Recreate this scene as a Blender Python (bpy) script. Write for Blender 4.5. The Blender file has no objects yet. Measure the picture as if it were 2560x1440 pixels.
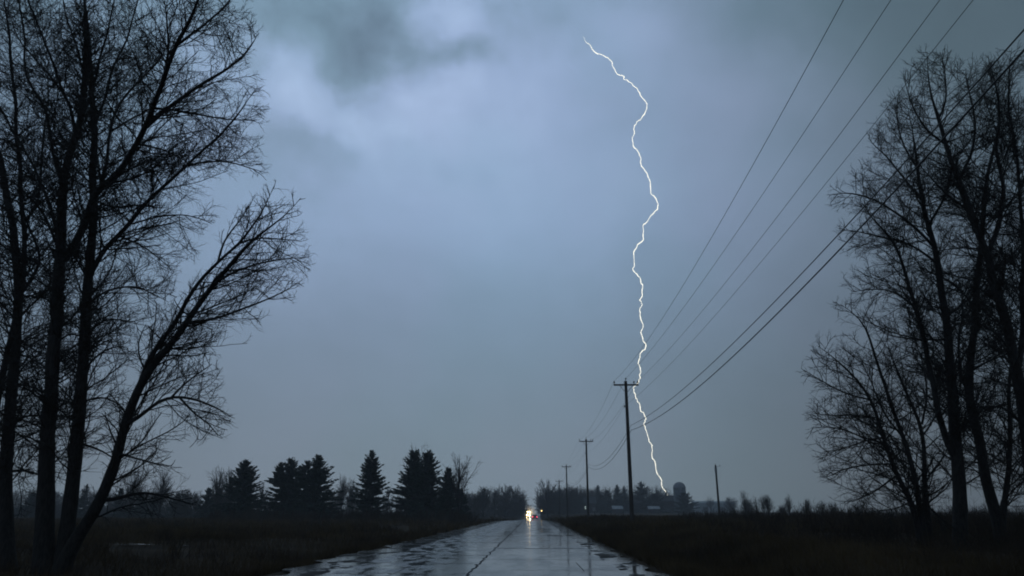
import bpy, bmesh, math, random
import numpy as np
from mathutils import Vector, Matrix

S = bpy.context.scene
COL = S.collection
R = math.radians

# ------------------------------------------------------------------ camera
EYE = np.array([0.0, 0.0, 1.35])
FPX, CX, CY, VX, VY = 1800.0, 1280.0, 720.0, 1333.0, 1279.0      # photo pixels (2560 wide)
_v = np.array([VX-CX, -(VY-CY), -FPX]); _v /= np.linalg.norm(_v)
_z = np.array([0.0, -_v[2], _v[1]]); _z /= np.linalg.norm(_z)
_x = np.cross(_v, _z)
RW = np.stack([_x, _v, _z])                                        # camera -> world
cam = bpy.data.objects.new('camera', bpy.data.cameras.new('camera'))
COL.objects.link(cam)
cam.data.sensor_width = 36.0
cam.data.lens = 36.0*FPX/2560.0
cam.data.clip_start, cam.data.clip_end = 0.1, 6000
cam.matrix_world = Matrix.Translation(Vector(EYE)) @ Matrix(RW.tolist()).to_4x4()
S.camera = cam

def ray(px, py):
    d = RW @ np.array([px-CX, CY-py, -FPX]); return d/np.linalg.norm(d)
def at(px, py, Y):
    d = RW @ np.array([px-CX, CY-py, -FPX]); return EYE + d*(Y/d[1])
def pix(p):
    c = RW.T @ (np.asarray(p)-EYE); return CX+FPX*c[0]/-c[2], CY-FPX*c[1]/-c[2]

# ------------------------------------------------------------------ node helpers
class N:
    def __init__(s, tree): s.t = tree
    def new(s, kind, **kw):
        n = s.t.nodes.new(kind)
        for k, v in kw.items(): setattr(n, k, v)
        return n
    def put(s, sock, v):
        if isinstance(v, bpy.types.NodeSocket): s.t.links.new(v, sock)
        elif v is not None: sock.default_value = v
    def m(s, op, a, b=None, c=None, clamp=False):
        n = s.new('ShaderNodeMath', operation=op, use_clamp=clamp)
        for i, v in enumerate((a, b, c)): s.put(n.inputs[i], v)
        return n.outputs[0]
    def vm(s, op, a, b=None):
        n = s.new('ShaderNodeVectorMath', operation=op)
        s.put(n.inputs[0], a); s.put(n.inputs[1], b)
        return n.outputs['Value'] if op in ('DOT_PRODUCT', 'LENGTH') else n.outputs[0]
    def noise(s, vec, scale, detail=4, rough=.55, color=False):
        n = s.new('ShaderNodeTexNoise'); s.put(n.inputs['Vector'], vec)
        n.inputs['Scale'].default_value = scale; n.inputs['Detail'].default_value = detail
        n.inputs['Roughness'].default_value = rough
        return n.outputs['Color' if color else 'Fac']
    def ramp(s, fac, stops, interp='LINEAR'):
        n = s.new('ShaderNodeValToRGB'); s.put(n.inputs[0], fac)
        n.color_ramp.interpolation = interp
        e = n.color_ramp.elements
        while len(e) < len(stops): e.new(.5)
        for el, (p, c) in zip(e, stops):
            el.position = p; el.color = (c if not np.isscalar(c) else (c, c, c)) + (1,) if not np.isscalar(c) else (c, c, c, 1)
        return n.outputs[0]
    def mapr(s, v, a, b, c=0., d=1., smooth=True):
        n = s.new('ShaderNodeMapRange', interpolation_type='SMOOTHSTEP' if smooth else 'LINEAR')
        s.put(n.inputs[0], v)
        for i, q in enumerate((a, b, c, d)): n.inputs[i+1].default_value = q
        return n.outputs[0]
    def mix(s, f, a, b, mode='MIX'):
        n = s.new('ShaderNodeMix', data_type='RGBA', blend_type=mode)
        s.put(n.inputs[0], f); s.put(n.inputs[6], a); s.put(n.inputs[7], b)
        return n.outputs[2]

# ------------------------------------------------------------------ sky
SUN_EL, SUN_AZ = R(35), R(-20)
W = bpy.data.worlds.new('World'); S.world = W; W.use_nodes = True
k = N(W.node_tree); W.node_tree.nodes.clear()
gen = k.new('ShaderNodeTexCoord').outputs['Generated']
n1 = k.noise(gen, 3.2, 5, .5, True)
n2 = k.noise(gen, 11., 5, .55, True)
w1 = k.vm('MULTIPLY', k.vm('SUBTRACT', n1, (.5, .5, .5)), (.07, .07, .07))
w2 = k.vm('MULTIPLY', k.vm('SUBTRACT', n2, (.5, .5, .5)), (.085, .085, .085))
d = k.vm('NORMALIZE', k.vm('ADD', k.vm('ADD', gen, w1), w2))
sep = k.new('ShaderNodeSeparateXYZ'); k.put(sep.inputs[0], gen)
gx, gy, gz = sep.outputs
def cloud(px, py, a, b, amount, soft=1.0, tilt=0.):
    """a cloud lobe (soft ellipse on the sphere of directions), a and b in photo pixels"""
    c = ray(px, py); r = ray(px+40, py)-c; r -= c*np.dot(r, c); r /= np.linalg.norm(r)
    u = np.cross(r, c)
    ca, sa = math.cos(tilt), math.sin(tilt); r, u = r*ca+u*sa, u*ca-r*sa
    q = k.vm('SUBTRACT', d, tuple(c))
    s = FPX
    e1 = k.m('MULTIPLY', k.vm('DOT_PRODUCT', q, tuple(r)), s/a)
    e2 = k.m('MULTIPLY', k.vm('DOT_PRODUCT', q, tuple(u)), s/b)
    rr = k.m('SQRT', k.m('ADD', k.m('MULTIPLY', e1, e1), k.m('MULTIPLY', e2, e2)))
    return k.mapr(rr, 1+.6*soft, 1-.6*soft, 0., amount)
LOBES = [
    (820, 30, 210, 120, -.12, 1.1, 0), (970, 115, 140, 75, -.14, 1.0, -.3), (890, 205, 75, 95, -.15, 1.0, 0), (1170, 138, 75, 42, -.15, 1.1, -.3),
    (725, 370, 110, 90, -.12, 1.1, 0), (1080, 35, 90, 60, .22, 1.1, 0), (735, 165, 45, 70, .08, 1.1, -.6), (815, 265, 130, 46, .20, 1.1, -.8),
    (1085, 215, 120, 60, .13, 1.2, 0), (1000, 290, 130, 60, .12, 1.2, .1), (1060, 265, 50, 40, -.07, 1.2, 0), (1300, 330, 420, 200, .04, 1.4, 0),
    (1850, 170, 260, 70, .05, 1.3, -.3), (2480, 40, 420, 240, -.20, 1.5, -.2), (1420, 130, 220, 70, .05, 1.3, .2), (40, 60, 330, 420, -.12, 1.5, 0),
]
t = k.ramp(gz, [(0., .50), (.15, .57), (.30, .66), (.42, .71), (.52, .67), (.62, .61), (.80, .48), (1., .42)])
for L in LOBES: t = k.m('ADD', t, cloud(*L))
fb = k.noise(k.vm('MULTIPLY', gen, (1., 1., 1.7)), 5., 8, .6)
fb2 = k.noise(k.vm('ADD', gen, w1), 9., 8, .62)
upper = k.m('MULTIPLY', k.mapr(gz, .32, .58), k.mapr(gx, .12, -.12, .25, 1.))
t = k.m('ADD', t, k.m('MULTIPLY', k.m('SUBTRACT', fb, .5), .20))
t = k.m('ADD', t, k.m('MULTIPLY', k.m('SUBTRACT', k.noise(k.vm('MULTIPLY', gen, (1., 1., 1.4)), 16., 5, .6), .5), .09))
t = k.m('ADD', t, k.m('MULTIPLY', k.m('SUBTRACT', fb2, .5), k.m('MULTIPLY', upper, .62)))
skycol = k.ramp(t, [(0., (.050, .078, .094)), (.25, (.112, .185, .262)), (.5, (.212, .338, .462)),
                    (.72, (.355, .505, .742)), (1., (.50, .68, .96))])
low = k.mapr(gz, .0, .40, 1., 0.)
skycol = k.mix(k.m('MULTIPLY', low, .78), skycol, (.246, .300, .334, 1))
side = k.m('MULTIPLY', k.mapr(gx, -.05, .58, 1., .46), k.mapr(gx, -.30, -.75, 1., .75))
skycol = k.mix(1., skycol, k.ramp(side, [(0., 0.), (.5, (.437, .408, .362)), (1., 1.)]), 'MULTIPLY')
tone = k.mapr(k.noise(gen, 2.6, 4, .5), .36, .64)
skycol = k.mix(1., skycol, k.mix(tone, (.972, 1.0, .990, 1), (1.038, .988, 1.012, 1)), 'MULTIPLY')
nish = k.new('ShaderNodeTexSky', sky_type='NISHITA', sun_disc=False, sun_elevation=SUN_EL, sun_rotation=SUN_AZ)
bg1 = k.new('ShaderNodeBackground'); k.put(bg1.inputs[0], skycol); bg1.inputs[1].default_value = 1.0
bg2 = k.new('ShaderNodeBackground'); k.put(bg2.inputs[0], nish.outputs[0]); bg2.inputs[1].default_value = .0012
ad = k.new('ShaderNodeAddShader'); k.put(ad.inputs[0], bg1.outputs[0]); k.put(ad.inputs[1], bg2.outputs[0])
k.put(k.new('ShaderNodeOutputWorld').inputs[0], ad.outputs[0])

# ------------------------------------------------------------------ sun (thick storm cloud, dusk)
sun = bpy.data.lights.new('sun', 'SUN'); sun.energy = .03; sun.angle = R(25); sun.color = (1, .96, .9)
so = bpy.data.objects.new('sun', sun); COL.objects.link(so)
so.rotation_euler = (math.pi/2-SUN_EL, 0, math.pi-SUN_AZ)

# ------------------------------------------------------------------ exposure, renderer
vs = S.view_settings
S.display_settings.display_device = 'sRGB'
vs.view_transform = 'Standard'; vs.look = 'None'; vs.gamma = 1; vs.use_curve_mapping = False; vs.exposure = 0
S.render.engine = 'CYCLES'
c = S.cycles
c.use_denoising = True; c.max_bounces = 5; c.diffuse_bounces = 2; c.glossy_bounces = 2; c.transmission_bounces = 2
c.transparent_max_bounces = 4; c.volume_bounces = 1; c.sample_clamp_indirect = 2.0; c.sample_clamp_direct = 0
c.caustics_reflective = False; c.caustics_refractive = False
c.filter_width = 1.9

# ------------------------------------------------------------------ materials
def mat(name):
    m = bpy.data.materials.new(name); m.use_nodes = True; m.node_tree.nodes.clear()
    kk = N(m.node_tree); b = kk.new('ShaderNodeBsdfPrincipled'); o = kk.new('ShaderNodeOutputMaterial')
    kk.put(o.inputs[0], b.outputs[0]); return m, kk, b
def two_tone(name, c1, c2, scale=4., rough=.8, spec=.3, bump=0., stretch=(1, 1, 1)):
    m, kk, b = mat(name)
    o = kk.new('ShaderNodeTexCoord').outputs['Object']
    v = kk.vm('MULTIPLY', o, stretch)
    f = kk.noise(v, scale, 5, .6)
    kk.put(b.inputs['Base Color'], kk.mix(kk.mapr(f, .35, .65), c1+(1,), c2+(1,)))
    b.inputs['Roughness'].default_value = rough; b.inputs['Specular IOR Level'].default_value = spec
    if bump:
        bp = kk.new('ShaderNodeBump'); bp.inputs['Strength'].default_value = bump; bp.inputs['Distance'].default_value = .02
        kk.put(bp.inputs['Height'], kk.noise(v, scale*5, 4)); kk.put(b.inputs['Normal'], bp.outputs[0])
    return m
def emit(name, col, strength, sample=True):
    m = bpy.data.materials.new(name); m.use_nodes = True; m.node_tree.nodes.clear()
    kk = N(m.node_tree); e = kk.new('ShaderNodeEmission'); e.inputs[0].default_value = col+(1,); e.inputs[1].default_value = strength
    kk.put(kk.new('ShaderNodeOutputMaterial').inputs[0], e.outputs[0])
    if not sample: m.cycles.emission_sampling = 'NONE'
    return m

M = {}
M['bark'] = two_tone('wet_bark', (.010, .009, .008), (.024, .021, .019), 6, .8, .15, .6, (4, 4, .7))
M['twig'] = two_tone('wet_twig', (.016, .014, .012), (.028, .024, .020), 3, .85, .12)
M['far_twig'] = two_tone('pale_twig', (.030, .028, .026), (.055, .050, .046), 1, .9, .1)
M['needle'] = two_tone('spruce_needles', (.010, .020, .014), (.024, .040, .026), 1.5, .85, .15)
M['needle2'] = two_tone('dark_needles', (.012, .018, .015), (.022, .032, .024), 1.2, .85, .15)
M['wood'] = two_tone('weathered_pole_wood', (.030, .025, .022), (.060, .052, .045), 5, .8, .2, .5, (5, 5, .3))
M['ceramic'] = two_tone('brown_ceramic', (.03, .02, .015), (.05, .035, .025), 3, .3, .5)
M['steel'] = two_tone('galvanised_steel', (.10, .105, .11), (.16, .165, .17), 6, .5, .5)
M['wire'] = two_tone('dark_cable', (.012, .012, .013), (.02, .02, .02), 2, .6, .3)
M['soil'] = two_tone('field_soil', (.022, .015, .009), (.044, .031, .020), .25, .95, .05, .4)
M['grass'] = two_tone('dead_grass', (.028, .019, .010), (.075, .052, .027), .3, .95, .05)
M['brush'] = two_tone('bare_brush', (.020, .014, .009), (.046, .032, .021), .8, .95, .05)
M['tar'] = two_tone('tar_filled_joint', (.008, .008, .008), (.016, .016, .016), 3, .7, .14)
M['tyre'] = two_tone('tyre_rubber', (.012, .012, .012), (.02, .02, .02), 6, .8, .3)
M['paint'] = two_tone('dark_car_paint', (.03, .032, .036), (.04, .042, .047), 2, .25, .5)
M['paint2'] = two_tone('grey_car_paint', (.09, .095, .10), (.11, .115, .12), 2, .25, .5)
M['glass'] = two_tone('car_glass', (.01, .012, .014), (.015, .017, .02), 2, .05, .5)
M['plate'] = two_tone('plate_enamel', (.5, .5, .48), (.6, .6, .58), 2, .5, .4)
M['silo'] = two_tone('silo_staves', (.045, .055, .058), (.075, .085, .088), .5, .7, .2, .3)
M['dome'] = two_tone('dome_metal', (.10, .105, .12), (.15, .155, .17), .6, .55, .4)
M['barn'] = two_tone('barn_boards', (.028, .022, .022), (.05, .04, .038), .8, .85, .15, .3, (4, 4, .4))
M['roof'] = two_tone('dark_roofing', (.02, .022, .025), (.035, .037, .04), .8, .8, .2)
M['paleroof'] = two_tone('pale_sheet_metal', (.10, .11, .12), (.19, .20, .21), .8, .5, .4)
M['longbarn'] = two_tone('grey_sheet_wall', (.13, .15, .16), (.18, .20, .21), .4, .7, .3)
M['headlight'] = emit('headlight_glow', (1, .80, .42), 24)
M['glarelight'] = emit('glare_lamp_glow', (1, .55, .20), 3)
M['taillight'] = emit('tail_lamp_glow', (1, .05, .12), 3.2)
M['amber'] = emit('amber_lamp_glow', (1, .66, .22), 5)
M['window'] = emit('lit_window_glow', (.75, .95, .9), 1.1)
M['bolt'] = emit('lightning_plasma', (1, .965, .79), 1.9, False)

# puddle water
m, kk, b = mat('standing_water'); M['water'] = m
b.inputs['Base Color'].default_value = (.01, .012, .013, 1); b.inputs['Roughness'].default_value = .06; b.inputs['IOR'].default_value = 1.33
bp = kk.new('ShaderNodeBump'); bp.inputs['Strength'].default_value = .06; bp.inputs['Distance'].default_value = .01
kk.put(bp.inputs['Height'], kk.noise(kk.new('ShaderNodeTexCoord').outputs['Object'], 9, 3)); kk.put(b.inputs['Normal'], bp.outputs[0])

# wet worn asphalt: water film of changing depth over rough stone
m, kk, b = mat('wet_asphalt'); M['road'] = m
o = kk.new('ShaderNodeTexCoord').outputs['Object']
sp = kk.new('ShaderNodeSeparateXYZ'); kk.put(sp.inputs[0], o)
g1 = kk.noise(kk.vm('MULTIPLY', o, (.55, .16, 1)), 1.6, 6, .6)
g2 = kk.noise(kk.vm('MULTIPLY', o, (.9, .35, 1)), 2.4, 5, .65)
worn = kk.mapr(sp.outputs[0], -1.9, -2.9, 0., 1.)                # the far lane is more broken up
smooth = kk.mapr(g1, .35, .62, .62, 1.)
patch = kk.m('MULTIPLY_ADD', worn, kk.m('SUBTRACT', kk.mapr(g2, .39, .60), smooth), smooth)
film = patch
kk.put(b.inputs['Roughness'], kk.mix(film, (.33,)*3+(1,), (.075,)*3+(1,)))
kk.put(b.inputs['Base Color'], kk.mix(kk.noise(o, 14, 4), (.030, .031, .032, 1), (.055, .056, .056, 1)))
b.inputs['IOR'].default_value = 1.45
bp = kk.new('ShaderNodeBump'); bp.inputs['Distance'].default_value = .004
kk.put(bp.inputs['Strength'], kk.mix(film, (.35,)*3+(1,), (.04,)*3+(1,)))
kk.put(bp.inputs['Height'], kk.noise(o, 45, 3)); kk.put(b.inputs['Normal'], bp.outputs[0])

# shoulder: gravel that stands out of sheets of water
m, kk, b = mat('flooded_gravel'); M['shoulder'] = m
o = kk.new('ShaderNodeTexCoord').outputs['Object']
dry = kk.mapr(kk.noise(kk.vm('MULTIPLY', o, (.8, .45, 1)), 1.3, 6, .62), .53, .57)
kk.put(b.inputs['Roughness'], kk.mix(dry, (.08,)*3+(1,), (.85,)*3+(1,)))
kk.put(b.inputs['Specular IOR Level'], kk.mix(dry, (.5,)*3+(1,), (.08,)*3+(1,)))
kk.put(b.inputs['Base Color'], kk.mix(kk.noise(o, 25, 4), (.022, .021, .019, 1), (.05, .046, .042, 1)))
bp = kk.new('ShaderNodeBump'); bp.inputs['Distance'].default_value = .02
kk.put(bp.inputs['Strength'], kk.mix(dry, (.03,)*3+(1,), (.8,)*3+(1,)))
kk.put(bp.inputs['Height'], kk.noise(o, 30, 3)); kk.put(b.inputs['Normal'], bp.outputs[0])

# ------------------------------------------------------------------ mesh helpers
def tag(o, label=None, cat=None, group=None, kind=None):
    if label: o['label'] = label
    if cat: o['category'] = cat
    if group: o['group'] = group
    if kind: o['kind'] = kind
    return o
def link(name, me, material=None, parent=None):
    o = bpy.data.objects.new(name, me); COL.objects.link(o)
    if material and me is not None and not me.materials: me.materials.append(material)
    if parent is not None: o.parent = parent
    return o
def empty(name, loc, rz=0.):
    o = bpy.data.objects.new(name, None); COL.objects.link(o)
    o.location = loc; o.rotation_euler[2] = rz; o.empty_display_size = .2
    return o
def np_mesh(name, V, F, smooth=False):
    V = np.asarray(V, np.float32); F = np.asarray(F, np.int32)
    me = bpy.data.meshes.new(name); n, q = F.shape
    me.vertices.add(len(V)); me.vertices.foreach_set('co', V.ravel())
    me.loops.add(n*q); me.loops.foreach_set('vertex_index', F.ravel())
    me.polygons.add(n); me.polygons.foreach_set('loop_start', np.arange(0, n*q, q, dtype=np.int32))
    me.polygons.foreach_set('loop_total', np.full(n, q, np.int32))
    if smooth: me.polygons.foreach_set('use_smooth', np.ones(n, bool))
    me.update(calc_edges=True); return me

class Tubes:
    """collects tapering tubes and builds them as one mesh"""
    def __init__(s): s.b = {}
    def batch(s, P, Rd, sides=3):
        if len(P): s.b.setdefault((P.shape[1], sides), []).append((P, Rd))
    def add(s, pts, rad, sides=4): s.batch(np.asarray(pts, float)[None], np.asarray(rad, float)[None], sides)
    def build(s, name, material, parent=None, origin=(0, 0, 0), smooth=True):
        VV, FF, off = [], [], 0
        for (n, k_), lst in s.b.items():
            P = np.concatenate([a for a, _ in lst]); Rr = np.concatenate([r for _, r in lst]); m_ = len(P)
            T = np.gradient(P, axis=1); T /= np.linalg.norm(T, axis=2, keepdims=True)+1e-9
            mean = P[:, -1]-P[:, 0]; mean /= np.linalg.norm(mean, axis=1, keepdims=True)+1e-9
            ref = np.where(np.abs(mean[:, 2:3]) < .85, [[0, 0, 1.]], [[1., 0, 0]])[:, None, :]
            A = np.cross(T, ref); A /= np.linalg.norm(A, axis=2, keepdims=True)+1e-9
            B = np.cross(T, A)
            an = np.arange(k_)*2*np.pi/k_
            ring = P[:, :, None]+Rr[:, :, None, None]*(A[:, :, None]*np.cos(an)[None, None, :, None]+B[:, :, None]*np.sin(an)[None, None, :, None])
            VV.append(ring.reshape(-1, 3))
            i = np.arange(n-1)[:, None]*k_; j = np.arange(k_)[None]; j2 = (j+1) % k_
            q = np.stack([i+j, i+j2, i+k_+j2, i+k_+j], -1).reshape(-1, 4)
            FF.append((q[None]+(np.arange(m_)*n*k_)[:, None, None]).reshape(-1, 4)+off)
            off += m_*n*k_
        if not VV: return None
        return link(name, np_mesh(name, np.concatenate(VV)-np.asarray(origin), np.concatenate(FF), smooth), material, parent)

def unit(v): v = np.asarray(v, float); return v/(np.linalg.norm(v)+1e-12)
def bm_obj(name, bm, material, parent=None, smooth=False, bevel=0.):
    if bevel: bmesh.ops.bevel(bm, geom=bm.edges[:], offset=bevel, segments=2, affect='EDGES', profile=.6)
    bmesh.ops.recalc_face_normals(bm, faces=bm.faces[:])
    me = bpy.data.meshes.new(name); bm.to_mesh(me); bm.free()
    if smooth:
        for p in me.polygons: p.use_smooth = True
    return link(name, me, material, parent)
def box(bm, x0, x1, y0, y1, z0, z1):
    v = [bm.verts.new((x, y, z)) for z in (z0, z1) for x, y in ((x0, y0), (x1, y0), (x1, y1), (x0, y1))]
    for f in ((0, 3, 2, 1), (4, 5, 6, 7), (0, 1, 5, 4), (1, 2, 6, 5), (2, 3, 7, 6), (3, 0, 4, 7)): bm.faces.new([v[i] for i in f])
def box_obj(name, b, material, parent, bevel=0.):
    bm = bmesh.new(); box(bm, *b); return bm_obj(name, bm, material, parent, bevel=bevel)
def prism(bm, prof, x0, x1):
    """profile in (y, z) extruded along x"""
    a = [bm.verts.new((x0, y, z)) for y, z in prof]; b_ = [bm.verts.new((x1, y, z)) for y, z in prof]
    bm.faces.new(a[::-1]); bm.faces.new(b_)
    for i in range(len(prof)): j = (i+1) % len(prof); bm.faces.new((a[i], a[j], b_[j], b_[i]))
def cyl(bm, p0, p1, r0, r1, n=12):
    p0, p1 = Vector(p0), Vector(p1); t_ = (p1-p0).normalized()
    a = t_.cross(Vector((0, 0, 1)) if abs(t_.z) < .9 else Vector((1, 0, 0))).normalized(); b_ = t_.cross(a)
    A = [bm.verts.new(p0+(a*math.cos(q)+b_*math.sin(q))*r0) for q in [2*math.pi*i/n for i in range(n)]]
    B = [bm.verts.new(p1+(a*math.cos(q)+b_*math.sin(q))*r1) for q in [2*math.pi*i/n for i in range(n)]]
    bm.faces.new(A[::-1]); bm.faces.new(B)
    for i in range(n): j = (i+1) % n; bm.faces.new((A[i], A[j], B[j], B[i]))

# ------------------------------------------------------------------ terrain
def ss(a, b, x): x = np.clip((np.asarray(x, float)-a)/(b-a), 0, 1); return x*x*(3-2*x)
def road_z(y): return -1.25*ss(95, 255, y)+1.55*ss(265, 335, y)
XL, XR, XC = -6.0, 3.0, -1.48                                    # shoulder edges and centre line
EL, ER = -4.62, 2.02                                               # pavement edges
def ground_z(x, y):
    x = np.asarray(x, float); y = np.asarray(y, float)
    z = road_z(y).copy() if np.ndim(road_z(y)) else road_z(y)
    left = ss(XL+.2, XL-1.6, x)*(-.38)+ss(-9, -13, x)*.32
    right = ss(XR-.1, XR+1.4, x)*(-.22)+ss(4.6, 7.5, x)*.45
    lump = .10*np.sin(x*.37+1.3)*np.sin(y*.23)+.06*np.sin(x*1.1+y*.7)
    off = np.maximum(XL-x, x-XR)
    under = -.06*ss(.3, -.1, off)
    return z+left+right+lump*ss(.5, 4, off)+under
def grow_axis(a, first, ratio, end):
    v = [a]; s = first
    while v[-1] < end: v.append(v[-1]+s); s *= ratio
    return v
xs = grow_axis(0, .3, 1.045, 1000); xs = np.array([-q for q in xs[:0:-1]]+xs)
ys = np.array([-q for q in grow_axis(0, 1., 1.12, 1000)[:0:-1]]+grow_axis(0, .8, 1.018, 1000))
X, Y = np.meshgrid(xs, ys); Z = ground_z(X, Y)
nx, ny = len(xs), len(ys)
idx = np.arange(nx*ny).reshape(ny, nx)
F = np.stack([idx[:-1, :-1], idx[:-1, 1:], idx[1:, 1:], idx[1:, :-1]], -1).reshape(-1, 4)
tag(link('ground', np_mesh('ground', np.stack([X, Y, Z], -1).reshape(-1, 3), F, True), M['soil']), kind='structure')

rng = np.random.default_rng(7)
yy = np.array([-40.]+list(np.arange(-6, 40, .25))+list(np.arange(40, 120, .6))+list(np.arange(120, 400, 2.))+list(np.arange(400, 990, 20.)))
def strip(name, xa, xb, dz, material, nx_=2, parent=None, kind='structure', thick=None):
    cols = [xa+(xb-xa)*i/(nx_-1) for i in range(nx_)]
    V = np.stack([np.stack([c_ if np.ndim(c_) else np.full(len(yy), c_), yy, road_z(yy)+dz], -1) for c_ in cols], 1)
    i_ = np.arange(len(yy)*nx_).reshape(len(yy), nx_)
    F_ = np.stack([i_[:-1, :-1], i_[:-1, 1:], i_[1:, 1:], i_[1:, :-1]], -1).reshape(-1, 4)
    o_ = link(name, np_mesh(name, V.reshape(-1, 3), F_, True), material, parent)
    if kind and parent is None: o_['kind'] = kind
    return o_
def wob(amp, n, sm):
    a = rng.normal(size=n+sm*4); ker = np.hanning(sm+2)[1:-1]; a = np.convolve(a, ker/np.linalg.norm(ker), 'same')[:n]
    return a*amp
ny_ = len(yy)
rd = strip('road', EL+wob(.05, ny_, 9), ER+wob(.05, ny_, 9), .0, M['road'], 9)
strip('road_shoulder', XL+wob(.16, ny_, 7)+wob(.06, ny_, 2), -4.4, -.012, M['shoulder'], 4)
strip('road_shoulder', 1.8, XR+wob(.13, ny_, 7)+wob(.05, ny_, 2), -.012, M['shoulder'], 4)

def crack(pts, w, name='crack'):
    """a tar filled joint or crack: thin sheet just above the road"""
    pts = np.asarray(pts, float); t_ = np.gradient(pts, axis=0); n_ = np.stack([-t_[:, 1], t_[:, 0]], 1); n_ /= np.linalg.norm(n_, axis=1, keepdims=True)+1e-9
    ww = w*rng.uniform(.35, 1.2, len(pts))[:, None]/2
    A, B = pts+n_*ww, pts-n_*ww
    V = np.concatenate([A, B]); V = np.c_[V, road_z(V[:, 1])+.004]
    n = len(pts); i_ = np.arange(n-1)
    return link(name, np_mesh(name, V, np.stack([i_, i_+n, i_+n+1, i_+1], -1)), M['tar'], rd)
cy = np.concatenate([np.arange(13.2, 40, .22), np.arange(40, 110, .8)])
crack(np.stack([XC+wob(.022, len(cy), 4)+wob(.022, len(cy), 1), cy], 1), .068, 'centre_joint')
for y0, xa, xb, w in ((15.2, EL, -2.0, .05), (17.4, EL, XC, .06), (21, EL, -1.6, .07), (24.6, EL, XC, .09), (29.5, XC, ER, .22), (35, EL, XC, .16), (44, EL, ER, .25), (60, XC, ER, .3), (22.6, XC, ER, .05), (18.6, -.6, ER, .04)):
    n = 26; x_ = np.linspace(xa+.05, xb-.05, n); crack(np.stack([x_, y0+wob(.10, n, 6)+wob(.03, n, 1)], 1), w)
for x0, ya, yb in ((1.18, 18.2, 21.5), (-3.2, 15, 22)):
    y_ = np.arange(ya, yb, .2); crack(np.stack([x0+wob(.008, len(y_), 9), y_], 1), .022)

def puddle(name, x, y, a, b_, label, seed, z=.02):
    r_ = np.random.default_rng(seed); n = 40; q = np.arange(n)*2*np.pi/n
    rr = 1+sum(r_.normal()*.12*np.cos(j*q+r_.uniform(0, 6)) for j in range(2, 9))
    V = np.stack([x+a*rr*np.cos(q), y+b_*rr*np.sin(q)], 1)
    zz = float(np.max(ground_z(V[:, 0], V[:, 1])))+z
    V = np.c_[V, np.full(n, zz)]
    me = bpy.data.meshes.new(name); me.from_pydata(V.tolist(), [], [list(range(n))]); me.update()
    return tag(link(name, me, M['water']), label, 'puddle', 'puddles lying in the left field')
def gxy(px, py, z=0.):
    d_ = ray(px, py); t_ = (z-EYE[2])/d_[2]; return EYE+d_*t_
PUD = []
for i, (px, py, a, b_, lb) in enumerate(((340, 1365, 1.15, .28, 'long thin puddle of pale water beside the leaning tree trunk'),
                                         (465, 1365, .16, .3, 'small bright puddle right of the leaning tree in the dark field'),
                                         (870, 1392, .42, .22, 'narrow bright puddle in the grass just left of the wet road'),
                                         (985, 1314, 1.6, 1.6, 'distant thin puddle in the field below the tall lone spruce'))):
    p = gxy(px, py)
    for _ in range(8): p = gxy(px, py, float(ground_z(p[0], p[1]))+.02)
    PUD.append((p[0], p[1], a, b_)); puddle('puddle', p[0], p[1], a, b_, lb, 30+i, .03)

# ------------------------------------------------------------------ branching
def poly_in(poly, px, py):
    c_ = False; j = len(poly)-1
    for i in range(len(poly)):
        xi, yi = poly[i]; xj, yj = poly[j]
        if (yi > py) != (yj > py) and px < (xj-xi)*(py-yi)/(yj-yi)+xi: c_ = not c_
        j = i
    return c_
def unit_rows(v): return v/(np.linalg.norm(v, axis=-1, keepdims=True)+1e-9)
def pix_rows(p):
    c_ = (p-EYE)@RW; return CX+FPX*c_[:, 0]/-c_[:, 2], CY-FPX*c_[:, 1]/-c_[:, 2]
def inside_rows(poly, p):
    px, py = pix_rows(p); c_ = np.zeros(len(p), bool); q = np.array(poly, float)
    for (xi, yi), (xj, yj) in zip(q, np.roll(q, 1, axis=0)):
        if yi == yj: continue
        c_ ^= ((yi > py) != (yj > py)) & (px < (xj-xi)*(py-yi)/(yj-yi)+xi)
    return c_
def curves(p, d_, L, n, rg, wobble, lift):
    out = [p]; st = (L/(n-1))[:, None]; d_ = unit_rows(d_)
    for _ in range(n-1):
        d_ = unit_rows(d_+rg.normal(size=d_.shape)*wobble+np.array([0, 0, lift])); p = p+d_*st; out.append(p)
    return np.stack(out, 1)
def curve_branch(p, d_, L, n, rg, wobble, lift):
    return curves(np.array([p], float), np.array([d_], float), np.array([L], float), n, rg, wobble, lift)[0]
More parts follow.
